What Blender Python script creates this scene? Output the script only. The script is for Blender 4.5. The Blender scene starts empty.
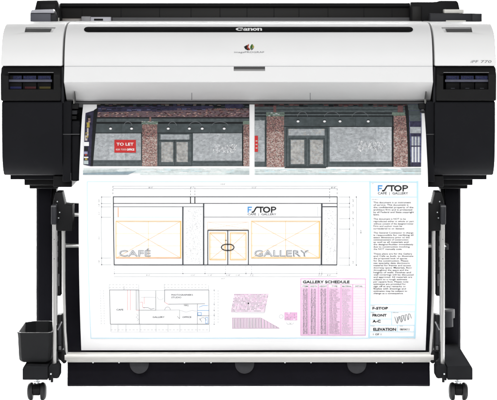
import bpy, bmesh, math, random
from mathutils import Vector, Matrix
random.seed(11)
sc = bpy.context.scene
COL = sc.collection
R = math.radians

# ------------------------------------------------------------------ camera geometry
S = 2.634e-3            # metres per photo pixel on the plane Y = 0
D = 5.5                 # camera distance to that plane
YH = 4.0                # photo row of the horizon
HC = 394 * S            # camera height
CX = 248.5
def W(px, py, Y):
    k = S * (D + Y) / D
    return Vector(((px - CX) * k, Y, HC + (YH - py) * k))
def L(n): return n * S   # a length in photo pixels

# ------------------------------------------------------------------ materials
def mat(name, col, rough=0.5, metal=0.0, spec=0.5, var=0.05, scale=40.0, bump=0.0, bscale=600.0, rvar=0.06,
        stretch=(1, 1, 1), detail=3.0, aniso=None, coat=0.0):
    m = bpy.data.materials.new(name); m.use_nodes = True
    nt = m.node_tree; N = nt.nodes; K = nt.links
    b = N['Principled BSDF']
    tc = N.new('ShaderNodeTexCoord'); mp = N.new('ShaderNodeMapping')
    mp.inputs['Scale'].default_value = stretch
    K.new(tc.outputs['Object'], mp.inputs['Vector'])
    nz = N.new('ShaderNodeTexNoise'); nz.inputs['Scale'].default_value = scale; nz.inputs['Detail'].default_value = detail
    K.new(mp.outputs['Vector'], nz.inputs['Vector'])
    rp = N.new('ShaderNodeValToRGB')
    rp.color_ramp.elements[0].position = 0.3; rp.color_ramp.elements[1].position = 0.7
    lo = [max(0, c * (1 - var)) for c in col[:3]] + [1]; hi = [min(1, c * (1 + var)) for c in col[:3]] + [1]
    rp.color_ramp.elements[0].color = lo; rp.color_ramp.elements[1].color = hi
    K.new(nz.outputs['Fac'], rp.inputs['Fac']); K.new(rp.outputs['Color'], b.inputs['Base Color'])
    mr = N.new('ShaderNodeMapRange'); mr.inputs['To Min'].default_value = max(0.02, rough - rvar); mr.inputs['To Max'].default_value = min(1, rough + rvar)
    K.new(nz.outputs['Fac'], mr.inputs['Value']); K.new(mr.outputs['Result'], b.inputs['Roughness'])
    b.inputs['Metallic'].default_value = metal
    b.inputs['Specular IOR Level'].default_value = spec
    b.inputs['Coat Weight'].default_value = coat
    if bump > 0:
        n2 = N.new('ShaderNodeTexNoise'); n2.inputs['Scale'].default_value = bscale; n2.inputs['Detail'].default_value = 2
        K.new(mp.outputs['Vector'], n2.inputs['Vector'])
        bp = N.new('ShaderNodeBump'); bp.inputs['Strength'].default_value = bump; bp.inputs['Distance'].default_value = 0.001
        K.new(n2.outputs['Fac'], bp.inputs['Height']); K.new(bp.outputs['Normal'], b.inputs['Normal'])
    return m
def srgb(*c):
    return tuple((v / 255 / 12.92) if v / 255 <= 0.04045 else ((v / 255 + 0.055) / 1.055) ** 2.4 for v in c)

M = {}
M['white'] = mat('white_plastic', (0.745, 0.745, 0.745), 0.48, spec=0.35, var=0.012, scale=9, bump=0.06, bscale=900)
M['cover'] = mat('white_cover_plastic', (0.765, 0.765, 0.762), 0.48, spec=0.35, var=0.012, scale=9, bump=0.06, bscale=900)
M['black'] = mat('black_plastic', (0.0076, 0.0078, 0.0097), 0.65, spec=0.09, var=0.10, scale=14, bump=0.10, bscale=1100)
M['black2'] = mat('satin_black_plastic', (0.0092, 0.0092, 0.0095), 0.55, spec=0.12, var=0.08, scale=14, bump=0.05, bscale=1100)
M['deep'] = mat('deep_black_plastic', (0.004, 0.004, 0.0046), 0.6, spec=0.15, var=0.1)
M['gloss'] = mat('gloss_black_strip', (0.003, 0.003, 0.0033), 0.5, spec=0.02, var=0.05)
M['gap'] = mat('dark_gap', (0.004, 0.004, 0.004), 0.8, spec=0.1)
M['grey'] = mat('grey_plastic', (0.075, 0.075, 0.079), 0.55, spec=0.3, var=0.06, bump=0.05)
M['slot'] = mat('slot_grey', (0.06, 0.06, 0.06), 0.6, spec=0.3, var=0.05)
M['midgrey'] = mat('mid_grey_plastic', (0.19, 0.19, 0.20), 0.5, var=0.06)
M['recess'] = mat('recess_shade_grey', (0.30, 0.30, 0.30), 0.5, spec=0.3, var=0.03)
M['lav'] = mat('blue_grey_plastic', (0.075, 0.076, 0.095), 0.55, spec=0.3, var=0.05)
M['lavlight'] = mat('pale_blue_grey_plastic', (0.36, 0.36, 0.40), 0.45, var=0.05)
M['pale'] = mat('pale_grey_plastic', (0.62, 0.61, 0.57), 0.5, var=0.04)
M['char'] = mat('charcoal_plastic', (0.018, 0.0185, 0.022), 0.55, spec=0.2, var=0.08, bump=0.08)
M['guide'] = mat('feed_guide_black', (0.0095, 0.009, 0.0086), 0.5, spec=0.15, var=0.18, scale=12, stretch=(0.4, 1, 6), bump=0.04)
M['brown'] = mat('brown_grey_plate', (0.16, 0.145, 0.13), 0.4, var=0.08)
M['alu'] = mat('brushed_aluminium', (0.57, 0.565, 0.556), 0.32, metal=0.9, var=0.006, scale=30, stretch=(1, 1, 0.05), rvar=0.01)
M['bar'] = mat('satin_aluminium_bar', (0.40, 0.392, 0.374), 0.5, metal=0.25, spec=0.3, var=0.006, scale=30, stretch=(0.05, 1, 1), rvar=0.01)
M['steel'] = mat('zinc_steel', (0.75, 0.78, 0.80), 0.3, metal=0.8, var=0.05)
M['rubber'] = mat('black_rubber', (0.012, 0.012, 0.013), 0.6, spec=0.3, var=0.1)
M['post'] = mat('black_coated_steel', (0.0042, 0.0042, 0.0062), 0.65, spec=0.06, var=0.12, scale=10, bump=0.12, bscale=1300)
M['foot'] = mat('charcoal_coated_steel', (0.0125, 0.0128, 0.0138), 0.9, spec=0.0, var=0.10, scale=10, bump=0.15, bscale=1300)
M['bin'] = mat('charcoal_bin_plastic', (0.0092, 0.0096, 0.0104), 0.7, spec=0.12, var=0.10, scale=9, bump=0.15, bscale=900)
M['fabric'] = mat('black_nylon_fabric', (0.0072, 0.0068, 0.0102), 0.85, spec=0.12, var=0.15, scale=25, bump=0.5, bscale=1500)
M['flap'] = mat('black_flap_fabric', (0.0032, 0.003, 0.0046), 0.85, spec=0.06, var=0.15, scale=25, bump=0.5, bscale=1500)
M['tab'] = mat('grey_fabric_tab', (0.019, 0.019, 0.0215), 0.8, spec=0.2, var=0.12, scale=80, bump=0.3, bscale=1500)
M['paper'] = mat('white_paper', (0.80, 0.80, 0.806), 0.65, spec=0.25, var=0.006, scale=6, bump=0.02, bscale=1500)
M['sweep'] = mat('white_backdrop_paper', (0.9, 0.9, 0.9), 0.8, spec=0.1, var=0.004, scale=2)
def ink(name, rgb, var=0.0, scale=200, spec=0.2, **k):
    M[name] = mat(name + '_ink', tuple(c * 0.84 for c in srgb(*rgb)), 0.65, spec=spec, var=var, scale=scale, **k)
ink('k', (30, 30, 32)); ink('dk', (62, 64, 70)); ink('g', (120, 122, 126)); ink('lg', (178, 180, 184)); ink('vlg', (216, 218, 221))
ink('cyan', (190, 225, 241)); ink('cyan2', (206, 234, 240)); ink('blue', (70, 150, 215))
ink('or', (236, 190, 118)); ink('or2', (243, 216, 162)); ink('sal', (228, 172, 132)); ink('sal2', (240, 214, 190))
ink('pk', (226, 172, 212)); ink('pk2', (243, 212, 234)); ink('pkd', (196, 162, 188)); ink('redl', (226, 150, 150))
ink('wh', (246, 246, 246))
# inks of the two printed storefront photographs
ink('board', (174, 178, 181), var=0.28, scale=110, detail=9)
ink('board2', (186, 190, 193), var=0.24, scale=130, detail=9)
ink('board3', (164, 169, 172), var=0.26, scale=120, detail=9)
ink('frame', (84, 92, 94), var=0.25, scale=120, detail=8); ink('frame2', (60, 68, 70), var=0.2, scale=120)
ink('fascia', (74, 82, 84), var=0.25, scale=70, detail=8); ink('beam', (26, 28, 30), var=0.2)
ink('mauve', (110, 92, 98), var=0.4, scale=220, detail=8); ink('navy', (54, 52, 74), var=0.4, scale=120)
ink('br1', (138, 102, 97), var=0.2, scale=300); ink('br2', (172, 142, 134), var=0.2, scale=300); ink('br3', (200, 189, 182), var=0.1, scale=300)
ink('br4', (114, 82, 82), var=0.2, scale=300); ink('br5', (104, 96, 92), var=0.2, scale=300); ink('br6', (156, 106, 103), var=0.2, scale=300)
ink('dred', (74, 50, 52), var=0.3, scale=200); ink('cap', (112, 128, 116), var=0.25, scale=200)
ink('red', (200, 50, 50), var=0.08, scale=60); ink('pave', (214, 223, 222), var=0.10, scale=120, detail=5)
ink('pave2', (184, 195, 196), var=0.15, scale=120, detail=5); ink('teal', (140, 158, 166), var=0.15, scale=120)
ink('pane', (170, 169, 166), var=0.36, scale=120, detail=9)
ink('yel', (178, 160, 78)); ink('org', (170, 68, 44)); ink('grn', (62, 104, 44)); ink('crim', (150, 40, 44))
ink('lblue', (92, 94, 126), var=0.35, scale=160); ink('lilac', (150, 150, 180), var=0.1)
ink('tankblue', (34, 38, 84)); ink('tankred', (72, 30, 34)); ink('tankyel', (80, 72, 34)); ink('label', (44, 48, 84), var=0.6, scale=260, detail=6)
ink('rail', (92, 93, 108), var=0.15, scale=60)

# ------------------------------------------------------------------ mesh builder
class MB:
    def __init__(self): self.v = []; self.f = []; self.m = []; self.mats = []
    def mi(self, m):
        m = M[m] if isinstance(m, str) else m
        if m not in self.mats: self.mats.append(m)
        return self.mats.index(m)
    def add(self, vs, fs, m):
        o = len(self.v); i = self.mi(m)
        self.v += [tuple(p) for p in vs]
        for f in fs: self.f.append([a + o for a in f]); self.m.append(i)
        return self
    def bm(self, bm, m):
        bm.verts.index_update()
        self.add([v.co.copy() for v in bm.verts], [[v.index for v in f.verts] for f in bm.faces], m); bm.free(); return self
    # --- solids
    def solid(self, ring, vec, m, bev=0.0, seg=2, ang=25):
        """A closed planar ring of points swept along vec."""
        bm = bmesh.new()
        a = [bm.verts.new(p) for p in ring]; b = [bm.verts.new(Vector(p) + vec) for p in ring]
        n = len(ring)
        bm.faces.new(a); bm.faces.new(b[::-1])
        for i in range(n): bm.faces.new((a[i], b[i], b[(i + 1) % n], a[(i + 1) % n]))
        bmesh.ops.recalc_face_normals(bm, faces=bm.faces)
        if bev > 0:
            es = [e for e in bm.edges if len(e.link_faces) == 2 and e.calc_face_angle(0) > R(ang)]
            bmesh.ops.bevel(bm, geom=es, offset=bev, segments=seg, profile=0.5, affect='EDGES', clamp_overlap=True)
        return self.bm(bm, m)
    def box(self, x0, x1, y0, y1, z0, z1, m, bev=0.001, seg=2):
        return self.solid([(x0, y0, z0), (x1, y0, z0), (x1, y0, z1), (x0, y0, z1)], Vector((0, y1 - y0, 0)), m, bev, seg)
    def pbox(self, px0, px1, py0, py1, Y0, Y1, m, bev=0.001, seg=2):
        """Box whose front face (at Y0) covers these photo pixels."""
        a = W(px0, py1, Y0); b = W(px1, py0, Y0)
        return self.box(a.x, b.x, Y0, Y1, a.z, b.z, m, bev, seg)
    def yz(self, pts, x0, x1, m, bev=0.0, seg=2, ang=25):
        """(py, Y) profile swept along X between two world x."""
        ring = []
        for py, Y in pts:
            p = W(CX, py, Y); ring.append((x0, p.y, p.z))
        return self.solid(ring, Vector((x1 - x0, 0, 0)), m, bev, seg, ang)
    def xz(self, pts, Y0, Y1, m, bev=0.0, seg=2, ang=25):
        return self.solid([W(px, py, Y0) for px, py in pts], Vector((0, Y1 - Y0, 0)), m, bev, seg, ang)
    def tube(self, pts, r, m, n=16, cap=True):
        pts = [Vector(p) for p in pts]; rings = []
        for i, p in enumerate(pts):
            t = (pts[min(i + 1, len(pts) - 1)] - pts[max(i - 1, 0)]).normalized()
            u = t.orthogonal().normalized() if i == 0 else (u - t * u.dot(t)).normalized()
            w = t.cross(u); rr = r[i] if isinstance(r, (list, tuple)) else r
            rings.append([p + (u * math.cos(2 * math.pi * k / n) + w * math.sin(2 * math.pi * k / n)) * rr for k in range(n)])
        vs = [q for g in rings for q in g]; fs = []
        for i in range(len(pts) - 1):
            for k in range(n):
                a = i * n + k; b = i * n + (k + 1) % n; fs.append((a, b, b + n, a + n))
        if cap: fs.append(tuple(range(n))[::-1]); fs.append(tuple((len(pts) - 1) * n + k for k in range(n)))
        return self.add(vs, fs, m)
    def build(self, name, parent=None, smooth=True, ang=28, **props):
        me = bpy.data.meshes.new(name); me.from_pydata(self.v, [], self.f)
        for m in self.mats: me.materials.append(m)
        me.polygons.foreach_set('material_index', self.m)
        me.update()
        if smooth:
            me.polygons.foreach_set('use_smooth', [True] * len(me.polygons)); me.set_sharp_from_angle(angle=R(ang))
        o = bpy.data.objects.new(name, me); COL.objects.link(o)
        if parent is not None:
            o.parent = parent
            if parent.type == 'EMPTY': o.matrix_parent_inverse = Matrix.Translation(-parent.location)
        for k, v in props.items(): o[k] = v
        if smooth and name in ('lid', 'side_cover', 'ink_door', 'lower_housing', 'inner_side_panel', 'foot', 'tub'):
            md = o.modifiers.new('face_weighting', 'WEIGHTED_NORMAL'); md.keep_sharp = True; md.weight = 80
        return o
def thing(name, loc, label, cat):
    o = bpy.data.objects.new(name, None); COL.objects.link(o); o.location = loc; o.empty_display_size = 0.1
    o['label'] = label; o['category'] = cat
    return o
def cut(o, cutters):
    """Carve pockets out of o with the given closed meshes."""
    tmp = []
    for c in cutters:
        t = c.build('pocket_cutter', None, smooth=False); tmp.append(t)
        md = o.modifiers.new('cut', 'BOOLEAN'); md.operation = 'DIFFERENCE'; md.solver = 'EXACT'; md.object = t
    bpy.context.view_layer.update()
    me = bpy.data.meshes.new_from_object(o.evaluated_get(bpy.context.evaluated_depsgraph_get()))
    o.modifiers.clear(); o.data = me
    md = o.modifiers.new('face_weighting', 'WEIGHTED_NORMAL'); md.keep_sharp = True; md.weight = 80
    me.polygons.foreach_set('use_smooth', [True] * len(me.polygons)); me.set_sharp_from_angle(angle=R(28))
    for t in tmp: bpy.data.objects.remove(t, do_unlink=True)

# ------------------------------------------------------------------ surfaces that carry print
class Surf:
    """A surface that is straight along X and follows a (py, Y) profile; print lies on it in sheet coordinates (x in metres, row)."""
    def __init__(self, prof, wave=0.0): self.p = prof; self.wave = wave
    def Y(self, py):
        p = self.p
        if py <= p[0][0]: i = 0
        elif py >= p[-1][0]: i = len(p) - 2
        else: i = max(j for j in range(len(p) - 1) if p[j][0] <= py)
        def slope(j):
            if j == 0: return (p[1][1] - p[0][1]) / (p[1][0] - p[0][0])
            if j == len(p) - 1: return (p[-1][1] - p[-2][1]) / (p[-1][0] - p[-2][0])
            return (p[j + 1][1] - p[j - 1][1]) / (p[j + 1][0] - p[j - 1][0])
        h = p[i + 1][0] - p[i][0]; t = (py - p[i][0]) / h
        a, b = p[i][1], p[i + 1][1]; ma, mb = slope(i) * h, slope(i + 1) * h
        return (2*t**3 - 3*t*t + 1)*a + (t**3 - 2*t*t + t)*ma + (-2*t**3 + 3*t*t)*b + (t**3 - t*t)*mb
    def u(self, px, py): return (px - CX) * S * (D + self.Y(py)) / D
    def pt(self, x, py, off=0.0):
        Y = self.Y(py)
        z = lambda q: HC + (YH - q) * S * (D + self.Y(q)) / D
        dy = self.Y(py + 0.2) - self.Y(py - 0.2); dz = z(py + 0.2) - z(py - 0.2)
        l = math.hypot(dy, dz); ny, nz = dz / l, -dy / l
        if ny > 0: ny, nz = -ny, -nz
        w = 0.0
        if self.wave:
            g = max(0.0, (py - 215) / 135.0)
            w = self.wave * g * g * (math.sin(x * 7.0 + 0.7) + 0.5 * math.sin(x * 15.0 + py * 0.02))
        return (x, Y + ny * off + w, z(py) + nz * off)

class Ink(MB):
    def __init__(self, surf, base=0.0006): super().__init__(); self.s = surf; self.base = base
    def quad(self, p, m, lay=0, dv=5.0):
        """Four photo points (tl, tr, br, bl); cut into strips so that it follows the curved surface."""
        (a, b, c, d) = [(self.s.u(*q), q[1]) for q in p]
        n = max(1, int(math.ceil(max(abs(d[1] - a[1]), abs(c[1] - b[1])) / dv)))
        nu = max(1, int(math.ceil(max(abs(b[0] - a[0]), abs(c[0] - d[0])) / 0.05))) if self.s.wave else 1
        off = self.base + lay * 0.0003; vs = []; fs = []; w = nu + 1
        for i in range(n + 1):
            t = i / n
            l = (a[0] + (d[0] - a[0]) * t, a[1] + (d[1] - a[1]) * t); r = (b[0] + (c[0] - b[0]) * t, b[1] + (c[1] - b[1]) * t)
            for j in range(w):
                g = j / nu; vs.append(self.s.pt(l[0] + (r[0] - l[0]) * g, l[1] + (r[1] - l[1]) * g, off))
        for i in range(n):
            for j in range(nu): q = i * w + j; fs.append((q, q + w, q + w + 1, q + 1))
        self.add(vs, fs, m)
    def rect(self, x0, y0, x1, y1, m, lay=0): self.quad([(x0, y0), (x1, y0), (x1, y1), (x0, y1)], m, lay)
    def line(self, x0, y0, x1, y1, w, m, lay=1):
        l = math.hypot(x1 - x0, y1 - y0)
        if l < 1e-6: return
        nx, ny = -(y1 - y0) / l * w / 2, (x1 - x0) / l * w / 2
        q = [(x0 + nx, y0 + ny), (x0 - nx, y0 - ny), (x1 - nx, y1 - ny), (x1 + nx, y1 + ny)]
        self.quad(q, m, lay)
    def dash(self, x0, y0, x1, y1, w, m, d=1.3, lay=1):
        l = math.hypot(x1 - x0, y1 - y0); n = max(1, int(l / (2 * d)))
        for i in range(n):
            a, b = i / n, (i + 0.55) / n
            self.line(x0 + (x1 - x0) * a, y0 + (y1 - y0) * a, x0 + (x1 - x0) * b, y0 + (y1 - y0) * b, w, m, lay)
    def frame(self, x0, y0, x1, y1, w, m, lay=1):
        self.line(x0 - w/2, y0, x1 + w/2, y0, w, m, lay); self.line(x0 - w/2, y1, x1 + w/2, y1, w, m, lay)
        self.line(x0, y0 + w/2, x0, y1 - w/2, w, m, lay); self.line(x1, y0 + w/2, x1, y1 - w/2, w, m, lay)
    def poly(self, pts, m, lay=1):
        off = self.base + lay * 0.0003
        self.add([self.s.pt(self.s.u(*p), p[1], off) for p in pts], [tuple(range(len(pts)))], m)
    def path(self, pts, w, m, lay=1):
        for i in range(len(pts) - 1): self.line(*pts[i], *pts[i + 1], w, m, lay)
    def ring(self, cx, cy, rx, ry, w, m, a0=0, a1=360, lay=1, n=24, wy=None):
        wy = w if wy is None else wy
        for i in range(n):
            t0 = R(a0 + (a1 - a0) * i / n); t1 = R(a0 + (a1 - a0) * (i + 1) / n)
            o = lambda t, s: (cx + (rx + s * w / 2) * math.cos(t), cy - (ry + s * wy / 2) * math.sin(t))
            self.poly([o(t0, 1), o(t1, 1), o(t1, -1), o(t0, -1)], m, lay)
    def disc(self, cx, cy, rx, ry, m, lay=1, n=16):
        self.poly([(cx + rx * math.cos(2*math.pi*i/n), cy + ry * math.sin(2*math.pi*i/n)) for i in range(n)], m, lay)
    def mosaic(self, x0, y0, x1, y1, cw, ch, ms, lay=1, fill=1.0, jit=0.3, brick=False):
        ny = max(1, int(round((y1 - y0) / ch))); nx = max(1, int(round((x1 - x0) / cw)))
        for j in range(ny):
            sh = 0.5 * (j % 2) if brick else 0
            for i in range(-1 if brick else 0, nx):
                if random.random() > fill: continue
                a = x0 + (i + sh) * (x1 - x0) / nx; b = a + (x1 - x0) / nx * random.uniform(1 - jit, 1)
                a = max(a, x0); b = min(b, x1)
                c = y0 + j * (y1 - y0) / ny; d = c + (y1 - y0) / ny * random.uniform(1 - jit, 1)
                if b - a > 0.05: self.rect(a, c, b, d, random.choice(ms), lay)
    def text(self, s, x0, y1, h, m, x1=None, bold=0.0, lay=2, rot=False, shear=0.0):
        """Writing with its baseline on row y1, capitals h rows high, fitted to end at x1."""
        vs, fs, w = glyphs(s, bold)
        if not vs: return
        k = h / CAPH; kx = (x1 - x0) / w if x1 is not None else k
        off = self.base + lay * 0.0003; out = []
        for (a, b) in vs:
            if rot: px, py = x0 - b * k * 1.0, y1 - a * kx
            else: px, py = x0 + a * kx + shear * b * k, y1 - b * k
            out.append(self.s.pt(self.s.u(px, py), py, off))
        self.add(out, fs, m)
_cache = {}
def glyphs(s, bold=0.0):
    key = (s, bold)
    if key in _cache: return _cache[key]
    cu = bpy.data.curves.new('lettering', 'FONT'); cu.body = s; cu.size = 1.0; cu.resolution_u = 2; cu.offset = bold
    o = bpy.data.objects.new('lettering', cu); COL.objects.link(o)
    bpy.context.view_layer.update()
    me = bpy.data.meshes.new_from_object(o.evaluated_get(bpy.context.evaluated_depsgraph_get()))
    vs = [(v.co.x, v.co.y) for v in me.vertices]; fs = [tuple(p.vertices) for p in me.polygons]
    bpy.data.objects.remove(o, do_unlink=True); bpy.data.curves.remove(cu); bpy.data.meshes.remove(me)
    if vs:
        mn = min(v[0] for v in vs); mx = max(v[0] for v in vs); vs = [(a - mn, b) for a, b in vs]
    else: mn = mx = 0
    _cache[key] = (vs, fs, max(1e-6, mx - mn)); return _cache[key]
CAPH = max(v[1] for v in glyphs('H')[0])
def mirror(px): return 2 * CX - px
def X0(px): return (px - CX) * S        # world x of a photo column on the plane Y = 0

# ================================================================== THE PRINTER
P = thing('printer', W(CX, 190, 0.25), 'wide white and black large format printer with a long white lid', 'printer')

# side covers, lid and their shared front profile
PROF = [(22.0, 0.175), (22.6, 0.145), (24.2, 0.108), (27.0, 0.078), (32.0, 0.046), (39.0, 0.024), (48.0, 0.010), (57.0, 0.002), (66.0, -0.002)]
def lid_profile(): return PROF + [(82.0, -0.014), (92.0, 0.028), (99.5, 0.060), (101.0, 0.072)]
face = Surf(PROF)
PROF = [(q, face.Y(q)) for q in (22, 22.3, 22.8, 23.5, 24.2, 25.5, 27, 29, 32, 35.5, 39, 43.5, 48, 52.5, 57, 61.5, 66)]
face = Surf(PROF)
# lid
lid = MB().yz(lid_profile() + [(101.0, 0.12), (96.0, 0.13), (29.0, 0.44), (20.8, 0.44)], X0(64.3), X0(432.7), 'white', bev=0.0018, seg=2, ang=12).build('lid', P, ang=14)
cut(lid, [MB().pbox(233.6, 265.2, 67.2, 71.6, -0.05, 0.018, 'white', bev=0)])
rec = MB()
a = W(233.9, 71.4, 0.0); b = W(264.9, 67.4, 0.0)
rec.box(a.x, b.x, 0.0010, 0.0040, a.z, b.z, 'recess', bev=0.0)
rec.box(a.x, b.x, -0.0016, 0.0008, b.z - 0.0042, b.z - 0.0003, 'slot', bev=0.0)  # recess shading put into colour: grey plate, darker strip along its top
rec.build('handle_recess', lid)
# thin black shadow seams of the lid (grooves read as thin inset strips)
ls = Surf([(60.0, -0.0012), (66.0, -0.002), (82.0, -0.014)])
lf = Surf([(82.0, -0.014), (92.0, 0.028), (99.5, 0.060)])
sm = Ink(ls, 0.0002); sm.line(64.6, 66.3, 432.4, 66.3, 0.45, 'lg')
sm2 = Ink(Surf([(92.0, 0.028), (99.5, 0.060)]), 0.0002)
for x in (191.8, 310.2): sm2.line(x, 92.6, x, 99.8, 0.5, 'g')
sm.v_len = 0
o = len(sm.v); off = len(sm.mats)
for f, mi in zip(sm2.f, sm2.m): sm.f.append([q + o for q in f]); sm.m.append(sm.mi(sm2.mats[mi]))
sm.v += sm2.v
sm.build('panel_seam', lid, smooth=False)
# black pill strip with its lettering
strip = Ink(face, 0.0008)
def pill(x0, x1, y0, y1, m, lay):
    rows = 18; vs = []; fs = []; offz = strip.base + lay * 0.0003; r = (y1 - y0) / 2
    for i in range(rows + 1):
        t = -1 + 2 * i / rows; py = (y0 + y1) / 2 + r * t; dx = r * 1.5 * (1 - math.sqrt(max(0, 1 - t * t)))
        for j in range(2): vs.append(face.pt(face.u(x0 + dx if j == 0 else x1 - dx, py), py, offz))
    for i in range(rows): fs.append((2*i, 2*i + 2, 2*i + 3, 2*i + 1))
    strip.add(vs, fs, m)
pill(84.0, 413.0, 27.1, 32.4, 'gloss', 0)
st = strip.build('black_strip', lid)
def canon(k, x0, x1, yb, h, m, lay):
    """Wide serif maker's name in white."""
    w = (x1 - x0); u = w / 24.4
    xh = h * 0.86
    # C
    k.ring(x0 + 3.4*u, yb - h/2, 2.5*u, h*0.36, 1.9*u, m, 38, 330, lay, wy=h*0.24)
    k.poly([(x0 + 4.6*u, yb - h), (x0 + 6.6*u, yb - h*0.95), (x0 + 6.5*u, yb - h*0.55), (x0 + 4.9*u, yb - h*0.72)], m, lay)
    # a
    ax = x0 + 6.6*u
    k.ring(ax + 1.7*u, yb - xh*0.30, 1.0*u, xh*0.20, 1.2*u, m, 0, 360, lay, wy=xh*0.2)
    k.poly([(ax + 2.6*u, yb - xh*0.75), (ax + 4.0*u, yb - xh*0.75), (ax + 4.0*u, yb), (ax + 2.6*u, yb)], m, lay)
    k.ring(ax + 2.2*u, yb - xh*0.66, 1.3*u, xh*0.24, 0.9*u, m, 10, 165, lay, wy=xh*0.2)
    k.poly([(ax + 3.9*u, yb - xh*0.15), (ax + 4.6*u, yb - xh*0.2), (ax + 4.5*u, yb), (ax + 3.9*u, yb)], m, lay)
    # n o n
    for nx in (x0 + 11.2*u, x0 + 20.0*u):
        k.poly([(nx, yb - xh), (nx + 1.5*u, yb - xh), (nx + 1.5*u, yb), (nx, yb)], m, lay)
        k.poly([(nx - 0.5*u, yb - xh), (nx, yb - xh), (nx, yb - xh*0.8), (nx - 0.5*u, yb - xh*0.85)], m, lay)
        k.poly([(nx + 2.7*u, yb - xh*0.72), (nx + 4.2*u, yb - xh*0.72), (nx + 4.2*u, yb), (nx + 2.7*u, yb)], m, lay)
        k.ring(nx + 2.7*u, yb - xh*0.66, 1.05*u, xh*0.24, 0.9*u, m, 0, 150, lay, wy=xh*0.22)
    k.ring(x0 + 17.6*u, yb - xh/2, 1.45*u, xh*0.37, 1.4*u, m, 0, 360, lay, wy=xh*0.26)
ln = Ink(face, 0.0014); canon(ln, 235.8, 262.2, 31.3, 3.1, 'wh', 1); ln.build('maker_lettering', lid, smooth=False)
em = Ink(face, 0.0004)
em.poly([(243.8, 46.6), (245.4, 46.8), (249.2, 50.2), (247.6, 50.4), (245.2, 49.2)], 'k')
em.poly([(244.6, 46.4), (247.2, 45.0), (247.4, 47.2), (246.6, 48.2)], 'k')
em.poly([(247.4, 45.2), (249.0, 43.9), (248.8, 46.0), (248.1, 47.2), (250.2, 49.9), (249.0, 50.3), (246.9, 48.0)], 'org')
em.poly([(248.2, 48.2), (248.9, 47.6), (250.2, 49.7), (249.7, 50.2)], 'crim')
em.poly([(250.2, 46.8), (251.4, 44.6), (252.6, 44.2), (252.5, 47.6), (251.2, 49.8), (250.3, 49.0)], 'grn')
em.poly([(252.7, 44.3), (254.2, 46.8), (253.6, 48.6), (252.6, 48.0)], 'yel')
em.poly([(252.5, 48.2), (253.5, 48.7), (251.5, 50.4), (251.2, 50.0)], 'k')
em.text('imagePROGRAF', 234.2, 53.0, 1.5, 'g', x1=264.2)
em.build('emblem', lid, smooth=False)
# small levers at the lid's lower corners
for px in (74.4, 426.0):
    lv = MB().pbox(px - 0.35, px + 0.45, 91.5, 102.8, 0.020, 0.055, 'slot', 0.0004)
    lv.pbox(px - 0.9, px - 0.4, 99.6, 103.6, 0.030, 0.05, 'pale', 0.0004)
    lv.build('lid_catch', P)

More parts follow.
